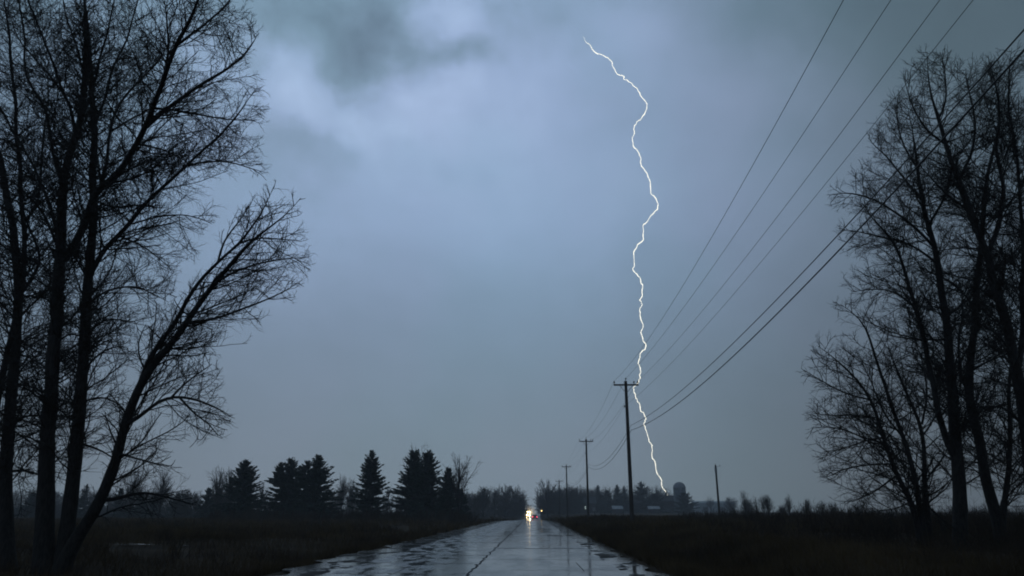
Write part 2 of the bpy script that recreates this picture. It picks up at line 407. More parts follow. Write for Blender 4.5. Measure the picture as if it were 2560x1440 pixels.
def spawn(P, Rd, rg, spacing, start, Lfun, ang, n, wobble, lift, ratio, rmin, env=None, planar=1., rmax=9.):
    """side branches for every branch in P at once: Lfun(place along it, its length) gives their length"""
    M_, npt = P.shape[:2]; L = np.linalg.norm(np.diff(P, axis=1), axis=2).sum(1)
    sp = np.broadcast_to(spacing, (M_,))
    cnt = np.floor(L*(1-start)/sp+rg.random(M_)).astype(int); idx = np.repeat(np.arange(M_), cnt); K = len(idx)
    if K == 0: return np.zeros((0, n, 3)), np.zeros((0, n))
    rank = np.arange(K)-np.repeat(np.cumsum(cnt)-cnt, cnt)
    f = start+(1-start)*(rank+rg.random(K))/cnt[idx]; u = f*(npt-1); i = np.minimum(u.astype(int), npt-2); w = (u-i)[:, None]
    p = P[idx, i]*(1-w)+P[idx, i+1]*w; r = Rd[idx, i]*(1-w[:, 0])+Rd[idx, i+1]*w[:, 0]
    t_ = unit_rows(P[idx, i+1]-P[idx, i]); q = unit_rows(np.cross(t_, rg.normal(size=(K, 3)))); q[:, 2] *= planar
    a = np.radians(rg.uniform(ang[0], ang[1], K))[:, None]; d_ = unit_rows(t_*np.cos(a)+q*np.sin(a))
    Lc = Lfun(f, L[idx])*rg.uniform(.6, 1.25, K)
    if env is not None:
        ok = inside_rows(env, p+d_*(Lc*.92)[:, None])
        for _ in range(2):
            Lc = np.where(ok, Lc, Lc*.6); ok = inside_rows(env, p+d_*(Lc*.92)[:, None])
        keep = ok | (rg.random(K) < .18)
        p, d_, Lc, r = p[keep], d_[keep], Lc[keep], r[keep]
        if len(p) == 0: return np.zeros((0, n, 3)), np.zeros((0, n))
    C = curves(p, d_, Lc, n, rg, wobble, lift); r0 = np.clip(r*ratio, rmin, rmax)
    return C, r0[:, None]*np.linspace(1, .5, n)[None]

def resample(pts, step):
    seg = np.linalg.norm(np.diff(pts, axis=0), axis=1); cum = np.r_[0, np.cumsum(seg)]
    n = max(3, int(cum[-1]/step)+1); s = np.linspace(0, cum[-1], n)
    return np.stack([np.interp(s, cum, pts[:, i]) for i in range(3)], 1)

def traced_tree(name, label, limbs, Ybase, seed, env, basepx, dens=1., group=None, spread=2.2):
    """limbs: (kind, [(px,py)...], width at start, width at end, parent limb index or None), widths in photo pixels at Ybase"""
    rg = np.random.default_rng(seed); scale = Ybase/1885.
    b0 = gxy(*basepx); b0 = at(basepx[0], basepx[1], Ybase); b0[2] = ground_z(b0[0], Ybase)
    root = empty(name, b0); tag(root, label, 'tree', group)
    crown = Tubes(); built = []
    for kind, pp, wa, wb, par in limbs:
        pp = np.array(pp, float)
        if par is None: y0 = Ybase+rg.uniform(-.25, .25)
        else:
            pl, ppx = built[par]; j = int(np.argmin(np.hypot(*(ppx-pp[0]).T))); y0 = pl[j, 1]
        seg = np.hypot(*np.diff(pp, axis=0).T); cum = np.r_[0, np.cumsum(seg)]
        drift = rg.normal()*spread*min(1, cum[-1]*scale/5)*(.35 if kind == 'trunk' else 1)
        fr = cum/cum[-1]
        Yd = y0+drift*fr**1.3
        pts = np.array([at(a[0], a[1], y_) for a, y_ in zip(pp, Yd)])
        if kind == 'trunk':
            g = ground_z(pts[0, 0], pts[0, 1])-.15
            pts[0, 2] = g
        pts = resample(pts, .35 if kind == 'trunk' else .25)
        n = len(pts); w = np.hanning(max(5, 2*(n//6)+1))
        pts[1:-1] += rg.normal(size=(n-2, 3))*.018
        # smooth the traced corners a little
        for _ in range(2): pts[1:-1] = (pts[:-2]+2*pts[1:-1]+pts[2:])/4
        uu = np.linspace(0, 1, n); rad = (wa+(wb-wa)*uu)*scale/2; rad = np.maximum(rad*np.minimum(1, .25+(1-uu)*5), .007)
        if kind == 'trunk':
            rad *= 1+.45*np.exp(-np.linspace(0, 1, n)*n*.35/.55)
            rad *= 1+rg.normal(size=n)*.03
        tb = Tubes(); tb.add(pts, rad, 10 if kind == 'trunk' else 7)
        tb.build(kind, M['bark'], root, b0)
        built.append((pts, np.array([pix(q) for q in pts])))
        Lt = n*.25
        trunk = kind == 'trunk'
        A, ra = spawn(pts[None], rad[None], rg, (.20 if trunk else .19)/dens, .12 if trunk else .06,
                      lambda f, L: (2.3*(1-f)**.7*(np.minimum(1, .6+f*1.4) if trunk else 1.)+.35)*min(1, .45+Lt/9), (32, 70), 10, .11, .03, .34, .012, env, .85, .024)
        B, rb = spawn(A, ra, rg, .145/dens, .06, lambda f, L: .22+.42*L*(1-f*.8), (26, 58), 6, .14, .03, .55, .007, env, 1., .012)
        C, rc = spawn(B, rb, rg, .085/dens, .10, lambda f, L: .08+.34*L*(1-f*.6), (24, 55), 3, .20, .05, .7, .0046, None, 1., .007)
        crown.batch(A, ra, 4); crown.batch(B, rb, 3); crown.batch(C, rc, 3)
    crown.build('crown', M['twig'], root, b0)
    return root

# left clump and its neighbour ------------------------------------------------
ENV_UP = [(-300, 1420), (-300, -420), (640, -420), (662, 40), (640, 130), (674, 180), (680, 300), (652, 360), (682, 425), (610, 455), (575, 500),
          (535, 560), (520, 640), (450, 690), (440, 780), (350, 880), (330, 1000), (345, 1150), (260, 1300), (250, 1420)]
ENV_D = [(180, 1400), (230, 1200), (250, 1050), (330, 880), (420, 760), (500, 680), (560, 600), (600, 530), (640, 480), (690, 445), (748, 480),
         (768, 560), (787, 640), (760, 745), (705, 800), (650, 862), (590, 862), (555, 905), (565, 960), (588, 1020), (578, 1095), (480, 1118),
         (420, 1120), (500, 1262), (430, 1300), (250, 1330)]
T = 'trunk'; Lb = 'limb'
traced_tree('bare_tree', 'dark bare tree with slim upright trunk at the left edge of the photo', [
    (T, [(28, 1400), (14, 1250), (18, 1120), (28, 1000), (38, 860), (48, 740), (38, 640), (32, 560), (18, 500), (8, 430), (-20, 330), (-50, 200), (-70, 60)], 36, 8, None),
    (T, [(40, 780), (58, 700), (62, 640), (60, 560), (52, 480), (50, 400), (40, 340), (40, 270), (30, 180), (24, 110), (14, 20), (0, -90)], 20, 5, 0),
    (Lb, [(52, 735), (82, 695), (104, 640), (82, 590), (66, 545), (40, 500)], 10, 3, 0),
    (Lb, [(60, 560), (96, 500), (104, 420), (110, 330), (120, 250), (118, 160)], 8, 3, 1),
    (Lb, [(24, 1060), (60, 1040), (95, 1035), (125, 1050)], 8, 3, 0), (Lb, [(30, 960), (70, 900), (110, 880), (150, 890)], 7, 2, 0),
    (Lb, [(20, 1180), (60, 1170), (100, 1190), (140, 1180)], 7, 2, 0),
    (Lb, [(44, 800), (80, 760), (110, 730), (150, 720)], 6, 2, 0),
    (Lb, [(20, 500), (-10, 440), (-60, 400)], 8, 3, 0)], 20.2, 11, ENV_UP, (28, 1395), 1.06)

traced_tree('bare_tree', 'thick dark bare tree whose two straight trunks rise from one base on the left', [
    (T, [(118, 1400), (112, 1290), (116, 1180), (122, 1060), (130, 940), (138, 820), (146, 720), (151, 645), (155, 510), (165, 413), (185, 350), (199, 311), (205, 270), (212, 190), (216, 110), (212, 20), (205, -90)], 45, 7, None),
    (T, [(160, 1400), (172, 1290), (186, 1180), (196, 1060), (205, 940), (212, 830), (216, 740), (222, 680), (229, 620), (236, 550), (236, 480), (229, 430), (238, 340), (228, 240), (224, 130), (212, 10), (205, -100)], 38, 7, None),
    (Lb, [(160, 650), (194, 598), (219, 549), (231, 486), (262, 460), (300, 432), (345, 357), (370, 305), (395, 235), (440, 115), (490, 10), (520, -70)], 22, 6, 0),
    (Lb, [(220, 700), (250, 632), (320, 565), (370, 500), (465, 415), (550, 340), (600, 280), (640, 225)], 15, 4, 1),
    (Lb, [(362, 320), (430, 260), (495, 215), (560, 180), (610, 140), (645, 85)], 12, 4, 2),
    (Lb, [(252, 465), (268, 400), (275, 320), (300, 255), (345, 205), (400, 150), (430, 90)], 10, 4, 2),
    (Lb, [(275, 330), (320, 300), (370, 280), (420, 230)], 7, 3, 5),
    (Lb, [(142, 590), (126, 505), (105, 467), (83, 413), (44, 350), (19, 301), (-10, 250), (-60, 200)], 10, 4, 0),
    (Lb, [(144, 620), (117, 544), (87, 505), (53, 471), (19, 442), (-20, 430)], 9, 4, 0),
    (Lb, [(152, 450), (131, 379), (124, 335), (117, 277), (87, 233), (68, 194), (61, 155), (63, 97), (50, 20), (40, -70)], 11, 4, 0),
    (Lb, [(188, 345), (180, 272), (155, 228), (141, 180), (121, 126), (92, 58), (68, 0), (50, -60)], 10, 4, 0),
    (Lb, [(180, 270), (131, 194), (73, 131), (44, 97), (19, 24)], 7, 3, 10),
    (Lb, [(205, 290), (235, 220), (250, 140), (275, 60), (290, -40)], 9, 3, 0),
    (Lb, [(212, 190), (190, 110), (165, 40), (150, -50)], 7, 3, 0),
    (Lb, [(232, 330), (262, 240), (285, 160), (320, 90), (345, 0), (360, -80)], 9, 3, 1),
    (Lb, [(400, 225), (420, 150), (420, 80), (410, 0)], 7, 3, 2),
    (Lb, [(330, 560), (390, 540), (450, 535), (500, 545), (530, 560)], 6, 2, 3),
    (Lb, [(300, 590), (350, 610), (390, 640), (425, 670)], 6, 2, 3),
    (Lb, [(465, 415), (520, 400), (580, 405), (640, 425), (670, 432)], 7, 2, 3),
    (Lb, [(345, 360), (400, 370), (450, 390), (500, 430)], 6, 2, 2),
    (Lb, [(380, 270), (440, 275), (510, 290), (580, 300), (640, 300)], 7, 2, 2),
    (Lb, [(222, 760), (260, 728), (310, 715), (370, 725), (420, 755)], 7, 2, 1),
    (Lb, [(214, 840), (250, 800), (290, 795), (330, 810), (370, 790)], 6, 2, 1),
    (Lb, [(208, 930), (250, 880), (300, 860), (320, 870)], 7, 2, 1),
    (Lb, [(200, 1010), (235, 985), (290, 1000), (320, 1030)], 6, 2, 1),
    (Lb, [(205, 1110), (240, 1120), (275, 1135), (300, 1160)], 7, 2, 1),
    (Lb, [(125, 1040), (160, 1000), (190, 1005), (210, 1030)], 7, 3, 0),
    (Lb, [(135, 860), (170, 830), (200, 840), (240, 870)], 6, 2, 0),
    (Lb, [(118, 1120), (80, 1090), (40, 1080), (0, 1090)], 6, 2, 0),
    (Lb, [(130, 930), (90, 900), (50, 880), (0, 900)], 6, 2, 0),
    (Lb, [(148, 700), (100, 650), (60, 640), (10, 650)], 6, 2, 0),
    (Lb, [(440, 115), (500, 70), (560, 20), (600, -40)], 7, 3, 2),
    (Lb, [(262, 460), (330, 450), (390, 420), (440, 360), (500, 330)], 7, 2, 2)], 19., 12, ENV_UP, (140, 1395), 1.06)

traced_tree('bare_tree', 'bare tree leaning right towards the road with a low arching branch', [
    (T, [(150, 1400), (185, 1350), (240, 1280), (270, 1200), (297, 1135), (307, 1065), (340, 990), (362, 935), (415, 875), (470, 805), (495, 760), (525, 720), (570, 672), (620, 605), (670, 570), (715, 540), (752, 495)], 34, 4, None),
    (Lb, [(345, 980), (368, 905), (400, 852), (435, 815), (465, 760), (485, 715), (545, 655), (605, 605), (650, 540), (685, 465)], 15, 3, 0),
    (Lb, [(475, 808), (540, 795), (590, 780), (650, 755), (715, 725), (750, 705)], 8, 2, 0),
    (Lb, [(530, 715), (570, 685), (620, 665), (700, 645), (770, 643)], 8, 2, 0),
    (Lb, [(307, 1065), (340, 1052), (360, 1035), (395, 1005), (440, 990), (500, 1000), (540, 1020), (575, 1040)], 11, 3, 0),
    (Lb, [(430, 992), (460, 960), (500, 930), (530, 910)], 6, 2, 4),
    (Lb, [(450, 995), (490, 1040), (520, 1055), (545, 1090)], 6, 2, 4),
    (Lb, [(298, 1135), (345, 1145), (385, 1162), (430, 1165)], 6, 2, 0),
    (Lb, [(255, 1250), (280, 1255), (305, 1240), (350, 1230), (400, 1235), (440, 1250), (490, 1262)], 11, 2, 0),
    (Lb, [(420, 870), (455, 880), (500, 870), (540, 850)], 6, 2, 0),
    (Lb, [(600, 608), (640, 590), (690, 600), (740, 600)], 6, 2, 1),
    (Lb, [(545, 655), (560, 600), (595, 560), (625, 510)], 6, 2, 1),
    (Lb, [(300, 1130), (270, 1070), (262, 1030)], 6, 2, 0),
    (Lb, [(365, 930), (340, 880), (345, 840), (365, 810)], 5, 2, 0)], 18.6, 13, ENV_D, (165, 1400), .92)

# right hand trees ------------------------------------------------------------
ENV_R = [(2300, 1420), (2285, 1200), (2255, 1020), (2190, 860), (2125, 760), (2088, 690), (2105, 620), (2080, 560), (2068, 480), (2088, 400), (2150, 325),
         (2200, 270), (2232, 205), (2250, 150), (2300, 112), (2350, 100), (2420, 150), (2475, 135), (2520, 85), (2580, 90), (2900, 20), (2900, 1420)]
ENV_R6 = [(2400, 1400), (2400, 1200), (2335, 1000), (2265, 810), (2185, 750), (2090, 735), (2030, 860), (1993, 920), (2012, 1000), (2008, 1120), (2050, 1245), (2150, 1305), (2250, 1335)]
traced_tree('bare_tree', 'tall bare tree on the right with one straight trunk forking low behind the brush', [
    (T, [(2405, 1400), (2400, 1290), (2395, 1170), (2385, 1045), (2378, 940), (2370, 820), (2352, 720), (2338, 620), (2318, 560), (2305, 500), (2292, 420), (2285, 340), (2270, 270)], 35, 4, None),
    (Lb, [(2394, 1150), (2370, 1120), (2350, 1045), (2330, 945), (2310, 845), (2290, 770), (2267, 700), (2250, 640), (2222, 589), (2182, 546), (2150, 500)], 18, 4, 0),
    (Lb, [(2338, 620), (2290, 570), (2240, 530), (2190, 500), (2130, 480), (2085, 487)], 9, 3, 0),
    (Lb, [(2345, 660), (2280, 610), (2215, 595), (2160, 580), (2095, 572)], 8, 2, 0),
    (Lb, [(2380, 960), (2330, 930), (2290, 920)], 6, 2, 0), (Lb, [(2372, 850), (2310, 850), (2240, 845), (2200, 830)], 6, 2, 0),
    (Lb, [(2365, 790), (2420, 750), (2470, 700), (2500, 640)], 8, 3, 0),
    (Lb, [(2320, 565), (2360, 500), (2380, 430), (2375, 360)], 8, 3, 0),
    (Lb, [(2306, 500), (2255, 440), (2215, 390), (2170, 345)], 8, 2, 0),
    (Lb, [(2290, 770), (2240, 730), (2180, 720), (2130, 730)], 6, 2, 1),
    (Lb, [(2293, 420), (2262, 370), (2240, 310), (2246, 240)], 6, 2, 0),
    (Lb, [(2390, 1090), (2430, 1040), (2480, 1020), (2530, 1000)], 7, 2, 0)], 23., 21, ENV_R, (2403, 1395), 1.15)
traced_tree('bare_tree', 'tall bare tree at the right edge of the photo with thick trunk leaning left', [
    (T, [(2600, 1400), (2582, 1250), (2570, 1100), (2555, 1000), (2545, 945), (2525, 860), (2510, 790), (2485, 715), (2470, 640), (2450, 590), (2430, 530), (2394, 452), (2366, 362), (2347, 296), (2328, 239), (2320, 180), (2318, 130)], 38, 4, None),
    (Lb, [(2545, 930), (2560, 820), (2555, 720), (2560, 600), (2550, 480), (2540, 380), (2520, 280), (2522, 190), (2530, 120)], 14, 4, 0),
    (Lb, [(2395, 455), (2430, 380), (2440, 300), (2420, 220), (2415, 170)], 9, 3, 0),
    (Lb, [(2470, 640), (2500, 560), (2510, 470), (2490, 370), (2503, 287), (2490, 210), (2475, 160)], 13, 4, 0),
    (Lb, [(2366, 362), (2320, 330), (2280, 270), (2262, 200)], 7, 2, 0),
    (Lb, [(2430, 530), (2380, 500), (2330, 450), (2290, 400)], 8, 2, 0),
    (Lb, [(2347, 296), (2370, 240), (2365, 180), (2350, 130)], 6, 2, 0),
    (Lb, [(2556, 720), (2600, 600), (2620, 480), (2640, 340)], 9, 3, 1),
    (Lb, [(2535, 890), (2490, 830), (2440, 800), (2400, 800)], 8, 2, 0),
    (Lb, [(2570, 1080), (2520, 1020), (2480, 1010), (2440, 1030)], 8, 2, 0),
    (Lb, [(2550, 470), (2590, 380), (2600, 260), (2590, 160)], 10, 3, 1)], 22., 22, ENV_R, (2600, 1395), 1.15)
traced_tree('bare_tree', 'bare tree with two slender dark trunks between the big right hand trees', [
    (T, [(2515, 1410), (2500, 1320), (2475, 1235), (2460, 1185), (2450, 1120), (2437, 1045), (2420, 1000), (2425, 910), (2440, 795), (2442, 700), (2456, 603), (2460, 532), (2467, 438), (2489, 362), (2500, 290), (2480, 220)], 28, 4, None),
    (T, [(2505, 1400), (2510, 1270), (2515, 1220), (2525, 1120), (2525, 1045), (2523, 980), (2530, 900), (2545, 800)], 16, 5, None),
    (Lb, [(2422, 990), (2400, 930), (2395, 850), (2410, 780), (2400, 700)], 8, 3, 0),
    (Lb, [(2440, 780), (2400, 720), (2350, 690), (2310, 650)], 7, 2, 0),
    (Lb, [(2456, 603), (2420, 540), (2400, 480), (2360, 420)], 7, 2, 0),
    (Lb, [(2425, 930), (2470, 900), (2510, 890), (2545, 870)], 7, 2, 0),
    (Lb, [(2462, 1190), (2420, 1160), (2390, 1170)], 5, 2, 0),
    (Lb, [(2518, 1200), (2545, 1160), (2570, 1130)], 5, 2, 1)], 24.5, 23, ENV_R, (2512, 1400), 1.12)
traced_tree('bare_tree', 'small many stemmed bare tree spreading left in front of the tall right hand trees', [
    (T, [(2300, 1330), (2285, 1270), (2260, 1220), (2237, 1185), (2230, 1150), (2210, 1105), (2195, 1045), (2180, 1000), (2160, 965), (2125, 930), (2085, 890), (2045, 865)], 16, 3, None),
    (T, [(2308, 1330), (2290, 1200), (2275, 1140), (2260, 1095), (2240, 1045), (2225, 1000), (2205, 950), (2185, 885), (2170, 820), (2145, 785), (2100, 760)], 16, 3, None),
    (T, [(2318, 1330), (2312, 1220), (2310, 1145), (2305, 1070), (2290, 1030), (2270, 1000), (2250, 945), (2230, 895), (2215, 845)], 16, 3, None),
    (Lb, [(2205, 1095), (2150, 1105), (2100, 1128), (2060, 1130)], 5, 2, 0), (Lb, [(2230, 1160), (2175, 1160), (2125, 1165), (2075, 1190)], 5, 2, 0),
    (Lb, [(2195, 1045), (2125, 1035), (2070, 1042), (2030, 1032)], 5, 2, 0), (Lb, [(2215, 1110), (2145, 1090), (2085, 1065), (2030, 1070)], 5, 2, 0),
    (Lb, [(2240, 1190), (2190, 1230), (2130, 1255)], 5, 2, 0), (Lb, [(2180, 1000), (2110, 985), (2050, 950), (2010, 925)], 5, 2, 0),
    (Lb, [(2262, 1100), (2210, 1040), (2180, 960), (2150, 900)], 6, 2, 1), (Lb, [(2306, 1090), (2340, 1040), (2360, 990)], 5, 2, 2),
    (Lb, [(2305, 1060), (2320, 980), (2310, 910), (2290, 860)], 6, 2, 2), (Lb, [(2280, 1255), (2230, 1275), (2170, 1280)], 4, 2, 0),
    (Lb, [(2315, 1260), (2355, 1300), (2400, 1330)], 6, 2, 2)], 21.5, 24, ENV_R6, (2310, 1380), 1.02, spread=1.6)

# ------------------------------------------------------------------ spruces and far trees
def spruce(px, top, width, Yd, label, seed, group, name='spruce_tree', material='needle', tops=1, full=.6, dens=1.):
    rg = np.random.default_rng(seed)
    p = at(px, 1290, Yd); gz_ = float(ground_z(p[0], Yd)); zt = at(px, top, Yd)[2]; H = zt-gz_
    Rb = width/1885.*Yd/2*1.27
    root = empty(name, (p[0], Yd, gz_)); tag(root, label, 'tree', group)
    tb = Tubes(); tb.add([(0, 0, -.1), (0, 0, H*.5), (0, 0, H*.97)], [H*.02, H*.012, .02], 8); tb.build('trunk', M['bark'], root)
    tris = []
    spires = [(0, 0, H, 1.)]
    for _ in range(tops-1):
        a = rg.uniform(0, 6.28) if tops > 2 else rg.choice([0., 3.14]); spires.append((Rb*.34*math.cos(a), Rb*.2*math.sin(a), H*rg.uniform(.9, .97), .55))
    for sx, sy, h, sc in spires:
        zlo = .05*h if sc == 1. else h*.6
        step = max(.22, h/34)/dens; z = zlo
        while z < h*.985:
            f = z/h; rl = Rb*sc*(max(0, 1-f))**full*(1 if sc == 1. else 1.5)*(.86+.14*ss(0, .12, f)); rl = max(rl, .25)
            for _ in range(int(rg.integers(7, 10))):
                a = rg.uniform(0, 6.283); L = rl*rg.uniform(.62, 1.18)
                el = R(-14+62*f**1.4+rg.normal()*7)
                dr = np.array([math.cos(a)*math.cos(el), math.sin(a)*math.cos(el), math.sin(el)])
                side = np.array([-math.sin(a), math.cos(a), 0.]); base = np.array([sx, sy, z+rg.uniform(-.5, .5)*step])
                m_ = max(3, int(L/.26))
                for q in range(m_):
                    u = (q+rg.uniform(.2, .9))/m_
                    c_ = base+dr*L*u+np.array([0, 0, .12*L*u*u])
                    for sd in (-1, 1, 0):
                        ln = (.26+.30*(1-u)*min(1, L/1.5)+.06*L)*rg.uniform(.7, 1.3)
                        dd = unit(dr*(.9+(.6 if sd == 0 else 0))+side*sd*.85+np.array([0, 0, rg.uniform(-.45, .25)+(.3 if u > .75 else 0)]))
                        wv = unit(np.cross(dd, rg.normal(size=3)))*ln*.34
                        tris.append((c_-wv, c_+wv, c_+dd*ln))
            z += step*rg.uniform(.75, 1.25)
        tris.append(((sx-.06, sy, h*.95), (sx+.06, sy, h*.95), (sx, sy, h)))
    V = np.array(tris).reshape(-1, 3); F_ = np.arange(len(V)).reshape(-1, 3)
    link('crown', np_mesh('crown', V, F_), M[material], root)
    return root

G1 = 'spruces standing along the left field'
spruce(600, 1155, 104, 120, 'first broad dark spruce from the left in the field row, beside bare poplars', 1, G1, dens=1.1)
spruce(716, 1146, 122, 126, 'twin topped dark spruce touching its neighbour in the middle of the field row', 2, G1, tops=2, full=.74)
spruce(785, 1140, 134, 121, 'bushy dark spruce with a thin candle top, second of the touching pair', 3, G1, tops=2, full=.74)
spruce(922, 1130, 92, 117, 'tall narrow lone spruce with gaps of sky on both sides', 4, G1, full=.58)
spruce(1030, 1128, 112, 124, 'tall spruce with a bare tree rising out of its top', 5, G1, full=.58)
spruce(1066, 1130, 96, 120, 'full tall spruce at the road end of the big spruce cluster', 6, G1, full=.58)
spruce(1118, 1172, 66, 128, 'small spruce beside the vase shaped bare tree', 7, G1)
spruce(1150, 1225, 50, 140, 'lowest bushy spruce behind the vase shaped bare tree', 8, G1, full=.58)
G2 = 'far conifers behind the left field'
for i, (px, tp, w, Yd, lb) in enumerate(((204, 1213, 46, 190, 'pointed far conifer seen just right of the two straight trunks'),
        (292, 1220, 44, 200, 'pointed far conifer seen just right of the leaning trunk'),
        (345, 1236, 60, 195, 'low wide far conifer under the arching branch'), (385, 1234, 52, 205, 'low far conifer right of the arching branch middle'),
        (437, 1243, 50, 190, 'squat dark conifer near the tip of the arching branch'), (515, 1222, 52, 150, 'ragged dark conifer left of the bare poplars'),
        (75, 1235, 60, 190, 'far conifer between the left edge trunk and the thick trunk'))):
    spruce(px, tp, w, Yd, lb, 40+i, G2, 'conifer_tree', 'needle2', full=.65, dens=.7)
G3 = 'far conifers around the farm'
for i, (px, tp, w, Yd, lb) in enumerate(((1607, 1206, 62, 372, 'tall pointed conifer left of where the lightning strikes'),
        (1714, 1236, 62, 362, 'dark pyramid conifer standing in front of the silo'), (1497, 1214, 34, 385, 'round topped conifer just right of the second utility pole'),
        (1546, 1213, 36, 380, 'bushy conifer left of the nearest utility pole'), (1563, 1217, 34, 388, 'conifer directly behind the nearest utility pole'),
        (1640, 1236, 56, 378, 'low dark conifer under the lower end of the lightning'), (1520, 1226, 40, 380, 'short conifer midway between the second pole and the nearest pole'))):
    spruce(px, tp, w, Yd, lb, 60+i, G3, 'conifer_tree', 'needle2', full=.6, dens=.7)

def far_tree(px, top, width, Yd, label, seed, group, vase=.5, name='bare_tree', dens=1., tw=.022, trunk_w=None, low=.12):
    """a leafless tree seen from far off: trunk, limbs and a haze of twigs"""
    rg = np.random.default_rng(seed)
    p = at(px, 1290, Yd); gz_ = float(ground_z(p[0], Yd)); H = at(px, top, Yd)[2]-gz_; Wd = width/1885.*Yd
    root = empty(name, (p[0], Yd, gz_)); tag(root, label, 'tree', group)
    r0 = trunk_w or max(.08, H*.016)
    trunk = np.array([(0, 0, -.1), (.01*H, 0, H*.2), (-.01*H, .01*H, H*.45), (0, 0, H*.8), (0, 0, H*.97)]); rad = np.array([r0*1.3, r0, r0*.8, r0*.4, tw])
    tb = Tubes(); tb.add(trunk, rad, 6); tb.build('trunk', M['bark'], root)
    cr = Tubes(); n1 = int(30*dens)
    ph = rg.uniform(0, 6.283, n1); cz = rg.uniform(-.72 if vase < .95 else -.15, .98, n1); rr = np.sqrt(1-cz**2)*rg.uniform(.55, 1.08, n1)
    c0 = .53 if vase < .95 else .56; hz_ = 1-c0
    tgt = np.stack([rr*np.cos(ph)*Wd/2, rr*np.sin(ph)*Wd/2, H*(c0+hz_*cz*rg.uniform(.85, 1.05, n1))], 1)
    if vase >= .95: tgt[:, :2] *= (.35+.85*np.clip(tgt[:, 2:3]/H, 0, 1))
    z0 = np.clip(tgt[:, 2]*rg.uniform(.25, .75, n1), low*H, .8*H); org = np.stack([0*z0, 0*z0, z0], 1)
    dv = tgt-org; L = np.linalg.norm(dv, axis=1); d0 = unit_rows(dv)-[0, 0, .12]
    A = curves(org, d0, L, 7, rg, .09, .045); ra = np.linspace(r0*.5, tw, 7)[None].repeat(n1, 0)
    B, rb = spawn(A, ra, rg, L/(9*dens**.5), .12, lambda f, l: l*.36*(1-.6*f)+.15, (20, 55), 5, .14, .06, .6, tw)
    C, rc = spawn(B, rb, rg, np.maximum(.2, np.linalg.norm(B[:, -1]-B[:, 0], axis=1)/6), .15, lambda f, l: l*.45+.1, (20, 55), 4, .15, .07, .7, tw*.75)
    cr.batch(A, ra, 4); cr.batch(B, rb, 3); cr.batch(C, rc, 3)
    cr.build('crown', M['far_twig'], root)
    return root
G4 = 'bare trees behind the left field'
for i, (px, tp, w, Yd, vs_, lb) in enumerate(((1033, 1108, 52, 132, 1.0, 'thin bare tree poking up out of the spruce cluster'),
        (1146, 1130, 92, 128, 1.1, 'vase shaped bare tree at the road end of the spruces'),
        (540, 1163, 40, 140, 1.3, 'upright bare poplar left of the first broad spruce'), (566, 1168, 38, 150, 1.3, 'upright bare poplar half behind the first broad spruce'),
        (852, 1188, 46, 185, 1.0, 'pale bare tree between the touching spruces and the lone spruce'), (878, 1196, 40, 190, 1., 'pale bare tree touching the left side of the lone spruce'),
        (322, 1176, 66, 150, 1.0, 'broad bare tree behind the arching branch'), (396, 1168, 58, 150, 1.1, 'fan shaped bare tree right of the leaning trunk'),
        (968, 1215, 40, 190, .8, 'low pale bare tree between the lone spruce and the spruce cluster'), (652, 1205, 40, 190, .9, 'pale bare tree right of the first broad spruce'),
        (470, 1226, 44, 170, .8, 'low bare tree left of the ragged dark conifer'), (95, 1190, 50, 160, 1., 'bare tree between the left edge trunk and the thick trunk'))):
    far_tree(px, tp, w, Yd, lb, 100+i, G4, vs_, dens=.8 if 'vase' in lb else 1.15, tw=.02 if Yd < 160 else .026)
G5 = 'roadside bare trees where the road disappears'
for i, (px, tp, w, Yd, vs_, lb) in enumerate(((1195, 1224, 52, 300, .8, 'hazy roadside tree next to the last spruce'), (1208, 1213, 30, 235, 1.2, 'thin forked roadside tree on the left of the road'),
        (1236, 1214, 64, 285, .8, 'rounded bare roadside tree left of the road, third from the lights'), (1264, 1210, 74, 275, .9, 'tallest rounded bare tree left of the road lights'),
        (1290, 1213, 70, 290, .8, 'rounded bare tree closest to the headlights on the left'), (1303, 1240, 50, 300, .6, 'low bush like tree overhanging the left road edge by the headlights'),
        (1368, 1196, 74, 285, .9, 'tall dark bare tree right of the road lights'), (1352, 1225, 40, 305, .7, 'low bare tree on the right road edge by the small yellow lamp'),
        (1396, 1208, 50, 300, .9, 'bare tree behind the farthest utility pole'), (1420, 1212, 52, 320, .9, 'bare tree behind the third utility pole'),
        (1446, 1216, 56, 345, .9, 'hazy bare tree left of the second utility pole'), (1470, 1222, 50, 360, .8, 'hazy bare tree behind the second utility pole'))):
    far_tree(px, tp, w, Yd, lb, 130+i, G5, vs_, dens=1.5, tw=.045, low=.04)
G6 = 'small trees and bushes on the right hand field'
